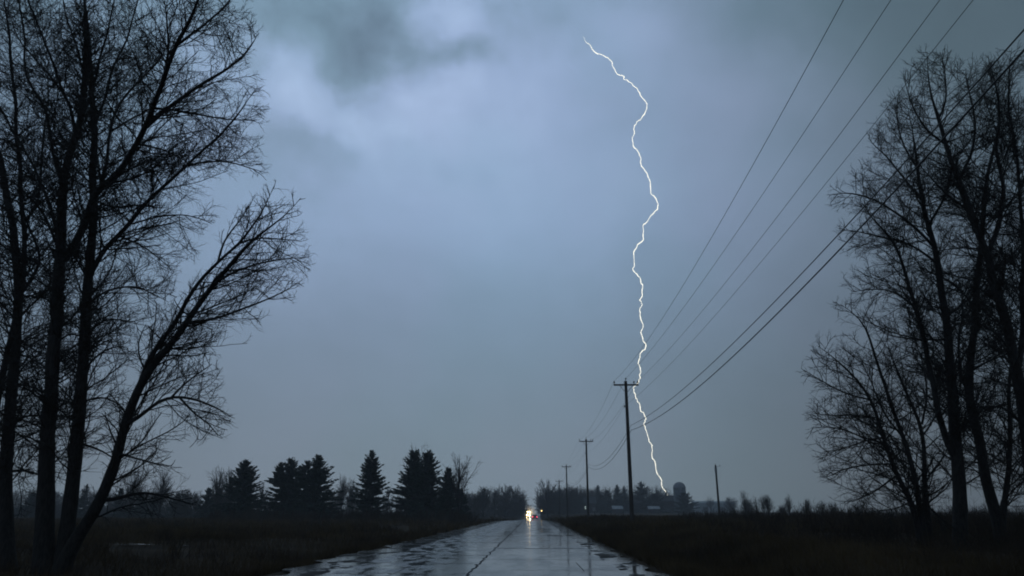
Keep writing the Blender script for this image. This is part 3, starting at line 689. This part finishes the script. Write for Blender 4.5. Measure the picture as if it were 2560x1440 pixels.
for i, (px, tp, w, Yd, vs_, lb, dn) in enumerate(((1646, 1213, 46, 420, .8, 'pale bare tree the lightning passes in front of', 1.2), (1779, 1241, 30, 430, 1., 'tiny bare tree in front of the long far barn', .8),
        (1829, 1242, 44, 400, .7, 'hazy round tree right of the lone pole', 2.2), (1872, 1249, 46, 150, .6, 'dark round bush in the right hand field', 2.6),
        (1864, 1226, 22, 140, 1.2, 'wispy sapling behind the dark round bush', .8), (1893, 1240, 14, 130, 1.3, 'single thin shoot right of the dark round bush', .5),
        (1922, 1233, 26, 110, 1.2, 'tallest dark sapling right of the round bush', 1.1), (1912, 1240, 26, 150, 1., 'faint sapling touching the tallest sapling', .8),
        (1957, 1262, 24, 120, .6, 'small round bush midway along the brush line', 1.6), (1974, 1238, 20, 115, 1.3, 'slanting sapling right of the small round bush', .8),
        (2018, 1248, 24, 95, 1.2, 'dark sapling left of the spreading right hand tree', 1.), (2058, 1250, 22, 120, 1.1, 'faint sapling near the tips of the spreading tree', .8),
        (2086, 1254, 30, 120, .8, 'low bush near the tips of the spreading tree', 1.4), (2150, 1256, 50, 130, .8, 'low bush behind the stems of the spreading tree', 1.4))):
    far_tree(px, tp, w, Yd, lb, 160+i, G6, vs_, dens=dn, tw=.03 if Yd > 300 else .014, trunk_w=None if Yd > 300 else .05, low=.05, name='bush' if 'bush' in lb and 'behind the dark' not in lb and 'right of the' not in lb else 'bare_tree')

# far woods: one mass no one could count
def woods(name, segs, seed, material, tw):
    rg = np.random.default_rng(seed); tb = Tubes()
    for xa, xb, ta, tb_, Y0, Y1, n in segs:
        for _ in range(n):
            u = rg.random(); px = xa+(xb-xa)*u; tp = ta+(tb_-ta)*u+rg.normal()*5; Yd = rg.uniform(Y0, Y1)
            p = at(px, 1290, Yd); g = float(ground_z(p[0], Yd)); H = max(1.5, at(px, tp, Yd)[2]-g)
            b_ = np.array([p[0], Yd, g])
            st = curve_branch(b_, (rg.normal()*.06, rg.normal()*.06, 1), H, 5, rg, .05, .02); rs = np.linspace(H*.012, tw, 5); tb.add(st, rs, 3)
            B, rb = spawn(st[None], rs[None], rg, H/26, .04, lambda f, l: l*.30*(1-f*.6), (30, 75), 4, .15, .04, .5, tw); tb.batch(B, rb, 3)
            C, rc = spawn(B, rb, rg, H*.09, .2, lambda f, l: l*.5, (30, 70), 3, .15, .04, .6, tw); tb.batch(C, rc, 3)
            o3 = b_+rg.normal(size=(4, 3))*[1.5, .5, 0]; D = curves(o3, rg.normal(size=(4, 3))*.4+[0, 0, .8], np.full(4, H*.5), 4, rg, .2, 0); tb.batch(D, np.linspace(tw*2, tw, 4)[None].repeat(4, 0), 3)
    return tag(tb.build(name, material), kind='stuff')
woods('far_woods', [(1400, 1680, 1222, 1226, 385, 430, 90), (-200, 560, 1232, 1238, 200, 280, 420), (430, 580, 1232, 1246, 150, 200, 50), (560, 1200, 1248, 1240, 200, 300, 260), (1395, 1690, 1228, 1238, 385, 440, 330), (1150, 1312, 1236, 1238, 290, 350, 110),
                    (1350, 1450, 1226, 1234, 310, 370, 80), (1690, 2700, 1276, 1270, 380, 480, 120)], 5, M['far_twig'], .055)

# ------------------------------------------------------------------ grass and brush
def on_puddle(x, y):
    m_ = np.zeros(np.shape(x), bool)
    for px, py, a, b_ in PUD: m_ |= (np.abs(np.asarray(x)*py/np.asarray(y)-px) < a) & (np.asarray(y) > py*.8) & (np.asarray(y) < py+b_*1.2)
    return m_
def blades(name, regions, material, seed):
    rg = np.random.default_rng(seed); VV = []
    for xa, xb, ya, yb, n, h0, h1, w in regions:
        u = rg.random(n); y_ = np.sqrt(ya*ya+(yb*yb-ya*ya)*u) if ya > 0 else ya+(yb-ya)*u
        y_ = ya*(yb/ya)**u; x_ = xa+(xb-xa)*rg.random(n)
        clump = np.sin(x_*.9+2*np.sin(y_*.31))*np.sin(y_*.53+1.7*np.sin(x_*.41))
        h = rg.uniform(h0, h1, n)*(1+.35*clump); z = ground_z(x_, y_)-.02
        a = rg.uniform(0, 6.283, n); wv = np.stack([np.cos(a), np.sin(a), np.zeros(n)], 1)*(w*np.maximum(1, y_/30))[:, None]
        b_ = np.stack([x_, y_, z], 1); ln = rg.normal(size=(n, 2))*.4*h[:, None]
        ok = ~(on_puddle(x_, y_) & (rg.random(n) < .97))
        VV.append(np.stack([b_-wv, b_+wv, b_+np.c_[ln, h]], 1)[ok].reshape(-1, 3))
    V = np.concatenate(VV); return tag(link(name, np_mesh(name, V, np.arange(len(V)).reshape(-1, 3)), material), kind='stuff')
blades('grass', [(-7.3, -6.35, 12, 60, 9000, .15, .4, .007), (3.1, 4.1, 11, 60, 9000, .2, .55, .007), (-30, -6.3, 12, 70, 60000, .15, .5, .008), (-90, -6.2, 40, 130, 40000, .3, .6, .02), (3.15, 9, 11, 75, 40000, .2, .5, .008),
                 (3.2, 40, 40, 120, 40000, .35, .65, .02), (3.1, 60, 100, 300, 20000, .3, .6, .05), (-120, -5.8, 100, 300, 24000, .3, .6, .05)], M['grass'], 3)
def brush(name, spots, seed):
    rg = np.random.default_rng(seed); tb = Tubes()
    for x_, y_, h in spots:
        g = float(ground_z(x_, y_)); b_ = np.array([x_, y_, g-.05]); s_ = max(.004, y_*.00018)
        k9 = 9; hh = h*rg.uniform(.6, 1.05, k9)
        A = curves(b_+rg.normal(size=(k9, 3))*[.2, .2, 0], np.c_[rg.normal(size=(k9, 2))*.35, np.ones(k9)], hh, 5, rg, .12, .02); ra = np.linspace(s_*1.8, s_*.6, 5)[None].repeat(k9, 0)
        B, rb = spawn(A, ra, rg, h/9, .12, lambda f, l: l*.34*(1-.6*f), (25, 60), 4, .2, .04, .7, s_*.7); tb.batch(A, ra, 3); tb.batch(B, rb, 3)
    return tag(tb.build(name, M['brush']), kind='stuff')
sp_ = []
rb_ = np.random.default_rng(9)
while len(sp_) < 900:
    y_ = 15*(120/15)**rb_.random(); px = rb_.uniform(1700, 2750)
    x_ = at(px, 1300, y_)[0]
    lim = 7.0+.06*y_
    if x_ < lim or x_ > 45: continue
    q = ss(lim, lim+7, x_)
    sp_.append((x_, y_, (.45+.85*q)*rb_.uniform(.75, 1.25)*(1+.22*math.sin(x_*.45+2*math.sin(y_*.2)))))
brush('brush_thicket', sp_, 4)
sp2 = []
for _ in range(260):
    y_ = 17*(110/17)**rb_.random(); x_ = rb_.uniform(-40, -7.5)
    if not on_puddle(x_, y_): sp2.append((x_, y_, rb_.uniform(.35, .9)))
for _ in range(230):
    y_ = rb_.uniform(98, 118); sp2.append((at(rb_.uniform(520, 1185), 1290, y_)[0], y_, rb_.uniform(.9, 2.3)))
for _ in range(26):
    sp2.append((rb_.normal()*1.6+8.6, 84+rb_.normal()*2, rb_.uniform(.9, 1.3)))
brush('roadside_brush', sp2, 6)

# ------------------------------------------------------------------ utility poles and lines
def utility_pole(x, y, ztop, label, tilt=0., arm=2.0, base=None, group='utility poles along the right side of the road', neutral=True):
    g = float(ground_z(x, y)) if base is None else base
    h = ztop-g
    root = empty('utility_pole', (x, y, g)); tag(root, label, 'utility pole', group)
    tb = Tubes(); z_ = np.linspace(-.3, h, 8); tb.add(np.stack([0*z_, 0*z_, z_], 1), np.linspace(.17, .115, 8), 12)
    shaft = tb.build('shaft', M['wood'], root)
    bm = bmesh.new(); cyl(bm, (0, 0, h), (0, 0, h+.03), .118, .06, 12); bm_obj('pole_cap', bm, M['steel'], root)
    za = h-.32
    box_obj('crossarm', (-arm/2, arm/2, -.19, -.121, za-.065, za+.065), M['wood'], root, .008)
    for s in (-1, 1):
        tb = Tubes(); tb.add([(s*.52, -.20, za-.06), (s*.05, -.14, za-.62)], [.022, .022], 4); tb.build('brace', M['steel'], root)
    def insul(px_, z0, nm='insulator'):
        bm = bmesh.new()
        cyl(bm, (px_, -.15, z0), (px_, -.15, z0+.10), .02, .02, 8)
        for kz in (.09, .15): cyl(bm, (px_, -.15, z0+kz), (px_, -.15, z0+kz+.055), .075, .045, 10)
        cyl(bm, (px_, -.15, z0+.20), (px_, -.15, z0+.24), .05, .04, 10)
        return bm_obj(nm, bm, M['ceramic'], root)
    insul(-arm/2+.06, za+.065); insul(arm/2-.06, za+.065); insul(arm/2-.36, za+.065)
    bm = bmesh.new(); cyl(bm, (0, -.15, h-.2), (0, -.15, h+.16), .02, .02, 8); cyl(bm, (0, -.15, h+.14), (0, -.15, h+.25), .075, .05, 10); bm_obj('pin_insulator', bm, M['ceramic'], root)
    if neutral:
        bm = bmesh.new(); box(bm, -.24, -.10, -.05, .05, h-2.05, h-1.97); cyl(bm, (-.2, 0, h-2.1), (-.2, 0, h-1.92), .04, .04, 8); bm_obj('neutral_bracket', bm, M['steel'], root)
    return root
POLES = [(7.45, 8.0, 11.75, 'utility pole nearest the viewer on the right'), (7.55, 58., 11.40, 'nearest tall wooden utility pole in view, beside the lightning bolt'),
         (7.72, 106., 11.33, 'second utility pole, rising straight in front of the far trees'), (7.1, 157., 10.72, 'third utility pole from the viewer, shorter and thinner'),
         (7.45, 212., 9.9, 'farthest and smallest utility pole near the road end')]
for x, y, zt, lb in POLES: utility_pole(x, y, zt, lb)
def wire(label, ends, sags, r, name='power_line'):
    pts = []
    for (a, b_), s in zip(zip(ends[:-1], ends[1:]), sags):
        a, b_ = np.array(a), np.array(b_); n = 30
        for i in range(n): u = i/n; q = a+(b_-a)*u; q[2] -= 4*s*u*(1-u); pts.append(q)
    pts.append(np.array(ends[-1])); tb = Tubes(); tb.add(np.array(pts), np.full(len(pts), r), 5)
    return tag(tb.build(name, M['wire']), label, 'power line' if name == 'power_line' else 'cable', 'overhead wires along the utility poles')
def tops(dx, dz): return [(x+dx, y-.15, z+dz) for x, y, z, _ in POLES[1:]]
wire('leftmost thin overhead wire, on the left insulators', [(5.93, 8, 10.85)]+tops(-.97, -.02), (.93, .8, .7, .7), .0075)
wire('second thin overhead wire, on the pole top pins', [(7.71, 8, 12.03)]+tops(0, .2), (.68, .7, .7, .7), .0075)
wire('third thin overhead wire, on the right insulators', [(8.37, 8, 11.55)]+tops(.94, -.02), (.65, .7, .7, .7), .0075)
wire('fourth and faintest thin wire, on the side brackets below the crossarms', [(7.8, 8, 10.09)]+[(x-.2, y, z-2.) for x, y, z, _ in POLES[1:]], (.7, .7, .7, .7), .006)
def cab(dz): return [(x+.27, y, z-dz) for x, y, z, _ in POLES[1:]]
wire('upper of the two thick communication cables', [(8.14, 8, 9.12)]+cab(3.51), (.91, 1.25, 1.2, 1.), .0145, 'communication_cable')
wire('lower of the two thick communication cables', [(7.53, 8, 8.22)]+cab(3.88), (1.03, 1.35, 1.2, 1.), .0185, 'communication_cable')

# lone pole in the field
p = at(1799, 1290, 118); g = float(ground_z(p[0], 118)); zt = at(1796, 1163, 118)[2]
lp = empty('utility_pole', (p[0], 118, g)); tag(lp, 'lone utility pole without crossarm standing in the right hand field', 'utility pole', 'utility poles along the right side of the road')
tb = Tubes(); z_ = np.linspace(-.3, zt-g, 7); tb.add(np.stack([0*z_, 0*z_, z_], 1), np.linspace(.185, .13, 7), 10); tb.build('shaft', M['wood'], lp)
h = zt-g
bm = bmesh.new(); cyl(bm, (0, 0, h-1.2), (0, 0, h-.4), .19, .19, 12); bm_obj('transformer', bm, M['steel'], lp)
bm = bmesh.new(); cyl(bm, (.1, 0, h-.25), (.75, 0, h-.1), .03, .03, 6); cyl(bm, (.72, 0, h-.2), (.72, 0, h+.08), .05, .04, 8); bm_obj('side_bracket', bm, M['steel'], lp)
bm = bmesh.new(); cyl(bm, (0, 0, h), (0, 0, h+.3), .05, .02, 8); bm_obj('pin_insulator', bm, M['ceramic'], lp)

# ------------------------------------------------------------------ farm
def silo(px, top, w, Yd):
    p = at(px, 1290, Yd); g = float(ground_z(p[0], Yd)); r = w/1885*Yd/2; zt = at(px, top, Yd)[2]-g; hw = zt-r*.92
    root = empty('silo', (p[0], Yd, g)); tag(root, 'round farm silo with a domed roof behind the dark pyramid conifer', 'silo')
    n = 40; prof = [(r, 0), (r, hw)]
    def lathe(name, pr, m_, smooth=True):
        bm = bmesh.new(); rings = [[bm.verts.new((a*math.cos(2*math.pi*i/n), a*math.sin(2*math.pi*i/n), z)) for i in range(n)] for a, z in pr]
        for A, B in zip(rings, rings[1:]):
            for i in range(n): j = (i+1) % n; bm.faces.new((A[i], A[j], B[j], B[i]))
        bm.faces.new(rings[-1]); return bm_obj(name, bm, m_, root, smooth)
    lathe('wall', prof, M['silo'])
    lathe('dome_roof', [(r*1.03, hw-.1), (r*1.03, hw+.1)]+[(r*math.cos(a), hw+.1+r*.9*math.sin(a)) for a in np.linspace(.1, 1.53, 9)], M['dome'])
    for kz in np.arange(1.2, hw, 1.5): lathe('hoop', [(r+.01, kz), (r+.05, kz+.02), (r+.05, kz+.1), (r+.01, kz+.12)], M['steel'])
    bm = bmesh.new(); cyl(bm, (0, -r*.98, 0), (0, -r*.98, hw+.6), .42, .42, 10); bm_obj('chute', bm, M['dome'], root)
silo(1703, 1205, 31, 380)
def barn(name, px0, px1, eave, ridge, Yd, depth, label, wallm, roofm, cat, doors=(), lit=None, windows=()):
    a, b_ = at(px0, eave, Yd), at(px1, eave, Yd); xm = (a[0]+b_[0])/2; w = (b_[0]-a[0])/2; g = float(ground_z(xm, Yd)); he = a[2]-g; hr = at(px0, ridge, Yd)[2]-g
    root = empty(name, (xm, Yd, g)); tag(root, label, cat)
    bm = bmesh.new(); prism(bm, [(0, -.3), (depth, -.3), (depth, he), (depth/2, hr-.12), (0, he)], -w, w); bm_obj('wall', bm, wallm, root)
    bm = bmesh.new()
    for s in (0, 1):
        y0, y1 = (-.4, depth/2) if s == 0 else (depth+.4, depth/2); k_ = (hr-he)/(depth/2)
        z0 = he-.4*k_
        v = [bm.verts.new(q) for q in ((-w-.4, y0, z0), (w+.4, y0, z0), (w+.4, y1, hr), (-w-.4, y1, hr), (-w-.4, y0, z0+.12), (w+.4, y0, z0+.12), (w+.4, y1, hr+.12), (-w-.4, y1, hr+.12))]
        for f in ((0, 1, 2, 3), (4, 5, 6, 7), (0, 1, 5, 4), (1, 2, 6, 5), (2, 3, 7, 6), (3, 0, 4, 7)): bm.faces.new([v[i] for i in f])
    bm_obj('roof', bm, roofm, root)
    for x0, x1, h_ in doors: box_obj('door', (x0, x1, -.08, -.003, 0, h_), M['roof'], root)
    for x0, x1, z0, z1 in windows:
        f = box_obj('window', (x0, x1, -.07, -.004, z0, z1), M['plate'], root); box_obj('pane', (x0+.08, x1-.08, -.085, -.072, z0+.08, z1-.08), M['glass'], f)
    if lit:
        x0, x1, z0, z1 = lit; f = box_obj('window', (x0-.08, x1+.08, -.07, -.004, z0-.08, z1+.08), M['plate'], root); box_obj('pane', (x0, x1, -.09, -.072, z0, z1), M['window'], f)
    return root
barn('barn', 1655, 1694, 1252, 1239, 384, 12, 'dark gable roofed barn between the lightning foot and the silo', M['barn'], M['roof'], 'barn', doors=((-1.8, 1.8, 3.4),))
barn('long_barn', 1738, 1836, 1258, 1253, 560, 14, 'long low grey barn far off between the silo and the lone pole', M['longbarn'], M['longbarn'], 'barn', doors=((-9, -5, 4.2), (2, 6, 4.2)))
barn('shed', 1533, 1556, 1272, 1265, 345, 5, 'low shed with a pale metal roof just left of the nearest utility pole', M['barn'], M['paleroof'], 'shed', doors=((-.9, .9, 1.6),))
barn('shed', 1623, 1648, 1272, 1266, 340, 5, 'low shed with a pale metal roof below the lightning', M['barn'], M['paleroof'], 'shed', doors=((-1., 1., 1.6),))
barn('farmhouse', 1454, 1490, 1258, 1242, 352, 8, 'dark farmhouse with one small lit window beside the second utility pole', M['barn'], M['roof'], 'house',
     doors=((.6, 1.5, 2.1),), lit=(-1.85, -1.45, 1.9, 3.4), windows=((-.9, 0, 1.2, 2.4), (1.9, 2.7, 1.2, 2.4)))

# ------------------------------------------------------------------ vehicles
def vehicle(name, label, x, y, front_to_viewer, paint, seed, lamps):
    g = float(road_z(y)); root = empty(name, (x, y, g), 0. if front_to_viewer else math.pi); tag(root, label, 'car')
    # local frame: front faces -y, length 4.6 m
    bm = bmesh.new(); prism(bm, [(-2.28, .38), (-2.3, .66), (-2.2, .84), (-1.1, 1.0), (2.15, 1.02), (2.28, .9), (2.3, .4), (2.1, .24), (-2.1, .24)], -.9, .9)
    bm_obj('body', bm, paint, root, bevel=.05)
    bm = bmesh.new()
    lo = [(-1.15, .99), (2.0, 1.01)]; hi = [(-.35, 1.62), (1.45, 1.60)]
    v = [bm.verts.new(q) for q in ((-.84, lo[0][0], lo[0][1]), (.84, lo[0][0], lo[0][1]), (.84, lo[1][0], lo[1][1]), (-.84, lo[1][0], lo[1][1]),
                                   (-.66, hi[0][0], hi[0][1]), (.66, hi[0][0], hi[0][1]), (.66, hi[1][0], hi[1][1]), (-.66, hi[1][0], hi[1][1]))]
    for f in ((0, 3, 2, 1), (4, 5, 6, 7), (0, 1, 5, 4), (1, 2, 6, 5), (2, 3, 7, 6), (3, 0, 4, 7)): bm.faces.new([v[i] for i in f])
    bm_obj('cabin', bm, paint, root, bevel=.06)
    def pane(nm, q, off):
        q = [Vector(a) for a in q]; nn = (q[1]-q[0]).cross(q[2]-q[0]).normalized()
        c_ = sum(q, Vector())/4; q = [c_+(a-c_)*.84 for a in q]
        bm = bmesh.new(); A = [bm.verts.new(a+nn*off) for a in q]; B = [bm.verts.new(a-nn*.02) for a in q]
        bm.faces.new(A); bm.faces.new(B[::-1])
        for i in range(4): j = (i+1) % 4; bm.faces.new((A[i], B[i], B[j], A[j]))
        bm_obj(nm, bm, M['glass'], root)
    V_ = [(-.84, -1.15, .99), (.84, -1.15, .99), (.84, 2., 1.01), (-.84, 2., 1.01), (-.66, -.35, 1.62), (.66, -.35, 1.62), (.66, 1.45, 1.6), (-.66, 1.45, 1.6)]
    pane('windscreen', [V_[0], V_[1], V_[5], V_[4]], .012); pane('rear_window', [V_[2], V_[3], V_[7], V_[6]], .012)
    pane('side_window', [V_[1], V_[2], V_[6], V_[5]], .012); pane('side_window', [V_[3], V_[0], V_[4], V_[7]], .012)
    for sx in (-1, 1):
        for wy in (-1.45, 1.4):
            bm = bmesh.new(); cyl(bm, (sx*.72, wy, .33), (sx*.93, wy, .33), .33, .33, 18); wh = bm_obj('wheel', bm, M['tyre'], root, bevel=.02)
            bm = bmesh.new(); cyl(bm, (sx*.932, wy, .33), (sx*.945, wy, .33), .2, .18, 14); bm_obj('rim', bm, M['steel'], wh)
        bm = bmesh.new(); box(bm, sx*.9-.0, sx*.9+sx*.18, -.95, -.83, .98, 1.12) if sx > 0 else box(bm, -1.08, -.9, -.95, -.83, .98, 1.12); bm_obj('mirror', bm, paint, root)
    box_obj('bumper', (-.86, .86, -2.38, -2.305, .30, .52), M['tyre'], root, .01); box_obj('bumper', (-.86, .86, 2.305, 2.38, .30, .52), M['tyre'], root, .01)
    box_obj('number_plate', (-.26, .26, 2.382, 2.392, .56, .68) if not front_to_viewer else (-.26, .26, -2.395, -2.383, .38, .49), M['plate'], root)
    for sx in (-1, 1):
        if lamps == 'head':
            bm = bmesh.new(); cyl(bm, (sx*.50, -2.36, .78), (sx*.50, -2.30, .78), .36, .34, 20); bm_obj('headlight', bm, M['headlight'], root)  # lens oversized so the lamp's glare is part of the disc
            bm = bpy.data.lights.new('headlight_beam', 'SPOT'); bm.energy = 420; bm.color = (1, .68, .30); bm.spot_size = R(50); bm.spot_blend = 1; bm.shadow_soft_size = .15
            lo_ = link('headlight_beam', bm, None, root); lo_.location = (sx*.60, -2.5, .76); lo_.rotation_euler = (R(89), 0, math.pi)
            bm = bmesh.new(); cyl(bm, (sx*.62, -2.43, .42), (sx*.62, -2.385, .42), .10, .09, 14); bm_obj('glare_lamp', bm, M['glarelight'], root)  # unseen lower lamp, added to build up the headlight glare
        else:
            box_obj('tail_light', (sx*.72-.16, sx*.72+.16, 2.29, 2.34, .72, .98), M['taillight'], root)
    return root
vehicle('car', 'oncoming car with dazzling white headlights far down the road', -2.1, 332, True, M['paint2'], 1, 'head')
vehicle('car', 'dark car driving away with red tail lights far down the road', .55, 262, False, M['paint'], 2, 'tail')

# small amber yard lamp on a post at the right road edge
p = at(1354, 1277, 300); g = float(ground_z(p[0], 300))
yl = empty('yard_lamp', (p[0], 300, g)); tag(yl, 'small yellow lamp on a post right of the car lights', 'lamp')
tb = Tubes(); tb.add([(0, 0, -.1), (0, 0, p[2]-g-.25)], [.06, .05], 8); tb.build('post', M['steel'], yl)
bm = bmesh.new(); hz = p[2]-g; cyl(bm, (0, 0, hz+.2), (0, 0, hz+.34), .26, .05, 10); bm_obj('lamp_hood', bm, M['steel'], yl)
bm = bmesh.new(); cyl(bm, (0, 0, hz-.22), (0, 0, hz+.18), .16, .2, 10); bm_obj('lamp_globe', bm, M['amber'], yl)

# ------------------------------------------------------------------ lightning
BOLT = [(1457, 89), (1462, 101), (1475, 112), (1483, 126), (1495, 135), (1504, 137), (1520, 144), (1530, 155), (1533, 168), (1542, 184), (1551, 189), (1560, 190), (1559, 198), (1568, 200),
        (1580, 209), (1593, 221), (1601, 239), (1612, 251), (1618, 260), (1617, 272), (1610, 287), (1601, 300), (1592, 304), (1586, 317), (1586, 334), (1580, 345), (1583, 365), (1594, 378),
        (1601, 392), (1603, 412), (1610, 423), (1620, 442), (1626, 456), (1627, 484), (1638, 494), (1645, 508), (1644, 523), (1627, 539), (1612, 560), (1607, 564), (1609, 599), (1594, 611),
        (1584, 631), (1586, 663), (1582, 674), (1587, 681), (1600, 694), (1603, 709), (1607, 712), (1605, 723), (1606, 737), (1599, 751), (1606, 760), (1599, 776), (1601, 793), (1608, 816),
        (1602, 831), (1607, 851), (1615, 865), (1600, 885), (1595, 909), (1601, 924), (1602, 928), (1599, 939), (1597, 955), (1592, 962), (1583, 969), (1586, 982), (1590, 996), (1597, 1006),
        (1601, 1025), (1610, 1034), (1615, 1048), (1610, 1057), (1613, 1071), (1619, 1088), (1622, 1102), (1628, 1110), (1630, 1119), (1630, 1142), (1637, 1153), (1642, 1182), (1653, 1198),
        (1654, 1211), (1660, 1224), (1669, 1239), (1671, 1262), (1674, 1292)]
rg = np.random.default_rng(77)
bp_ = np.array([at(a, b_, 402+8*math.sin(b_*.006)+rg.normal()*.8) for a, b_ in BOLT])
fine = [bp_[0]]
for a, b_ in zip(bp_[:-1], bp_[1:]):
    for u in (.34, .67, 1.): fine.append(a+(b_-a)*u+(rg.normal(size=3)*.22 if u < 1 else 0))
fine = np.array(fine); n = len(fine)
rad = .215*(.6+.75*rg.random(n)); rad[:10] = np.linspace(.02, .2, 10); rad *= np.linspace(1., .74, n)
tb = Tubes(); tb.add(fine, rad, 6)
tag(tb.build('lightning_bolt', M['bolt']), 'jagged white lightning bolt striking down behind the farm', 'lightning')

# ------------------------------------------------------------------ haze
m = bpy.data.materials.new('pale_air'); m.use_nodes = True; m.node_tree.nodes.clear(); kk = N(m.node_tree)
pv = kk.new('ShaderNodeVolumePrincipled'); pv.inputs['Color'].default_value = (.92, .95, 1., 1); pv.inputs['Density'].default_value = .00055; pv.inputs['Anisotropy'].default_value = 0.
kk.put(kk.new('ShaderNodeOutputMaterial').inputs['Volume'], pv.outputs[0])
bm = bmesh.new(); box(bm, -1150, 1150, -1150, 1150, -4.5, 300); hz = bm_obj('haze', bm, m); hz['kind'] = 'stuff'

# tyre mist round the oncoming car, added to spread its headlights into a halo
m = bpy.data.materials.new('halo_spray'); m.use_nodes = True; m.node_tree.nodes.clear(); kk = N(m.node_tree)
pv = kk.new('ShaderNodeVolumePrincipled'); pv.inputs['Color'].default_value = (.95, .96, 1., 1); pv.inputs['Density'].default_value = .05; pv.inputs['Anisotropy'].default_value = .75
kk.put(kk.new('ShaderNodeOutputMaterial').inputs['Volume'], pv.outputs[0])
bm = bmesh.new(); bmesh.ops.create_icosphere(bm, subdivisions=3, radius=1., matrix=Matrix.Translation((-1.8, 321, 1.1)) @ Matrix.Diagonal((3.2, 9, 2.6, 1)))
bm_obj('road_halo_mist', bm, m, smooth=True)['kind'] = 'stuff'
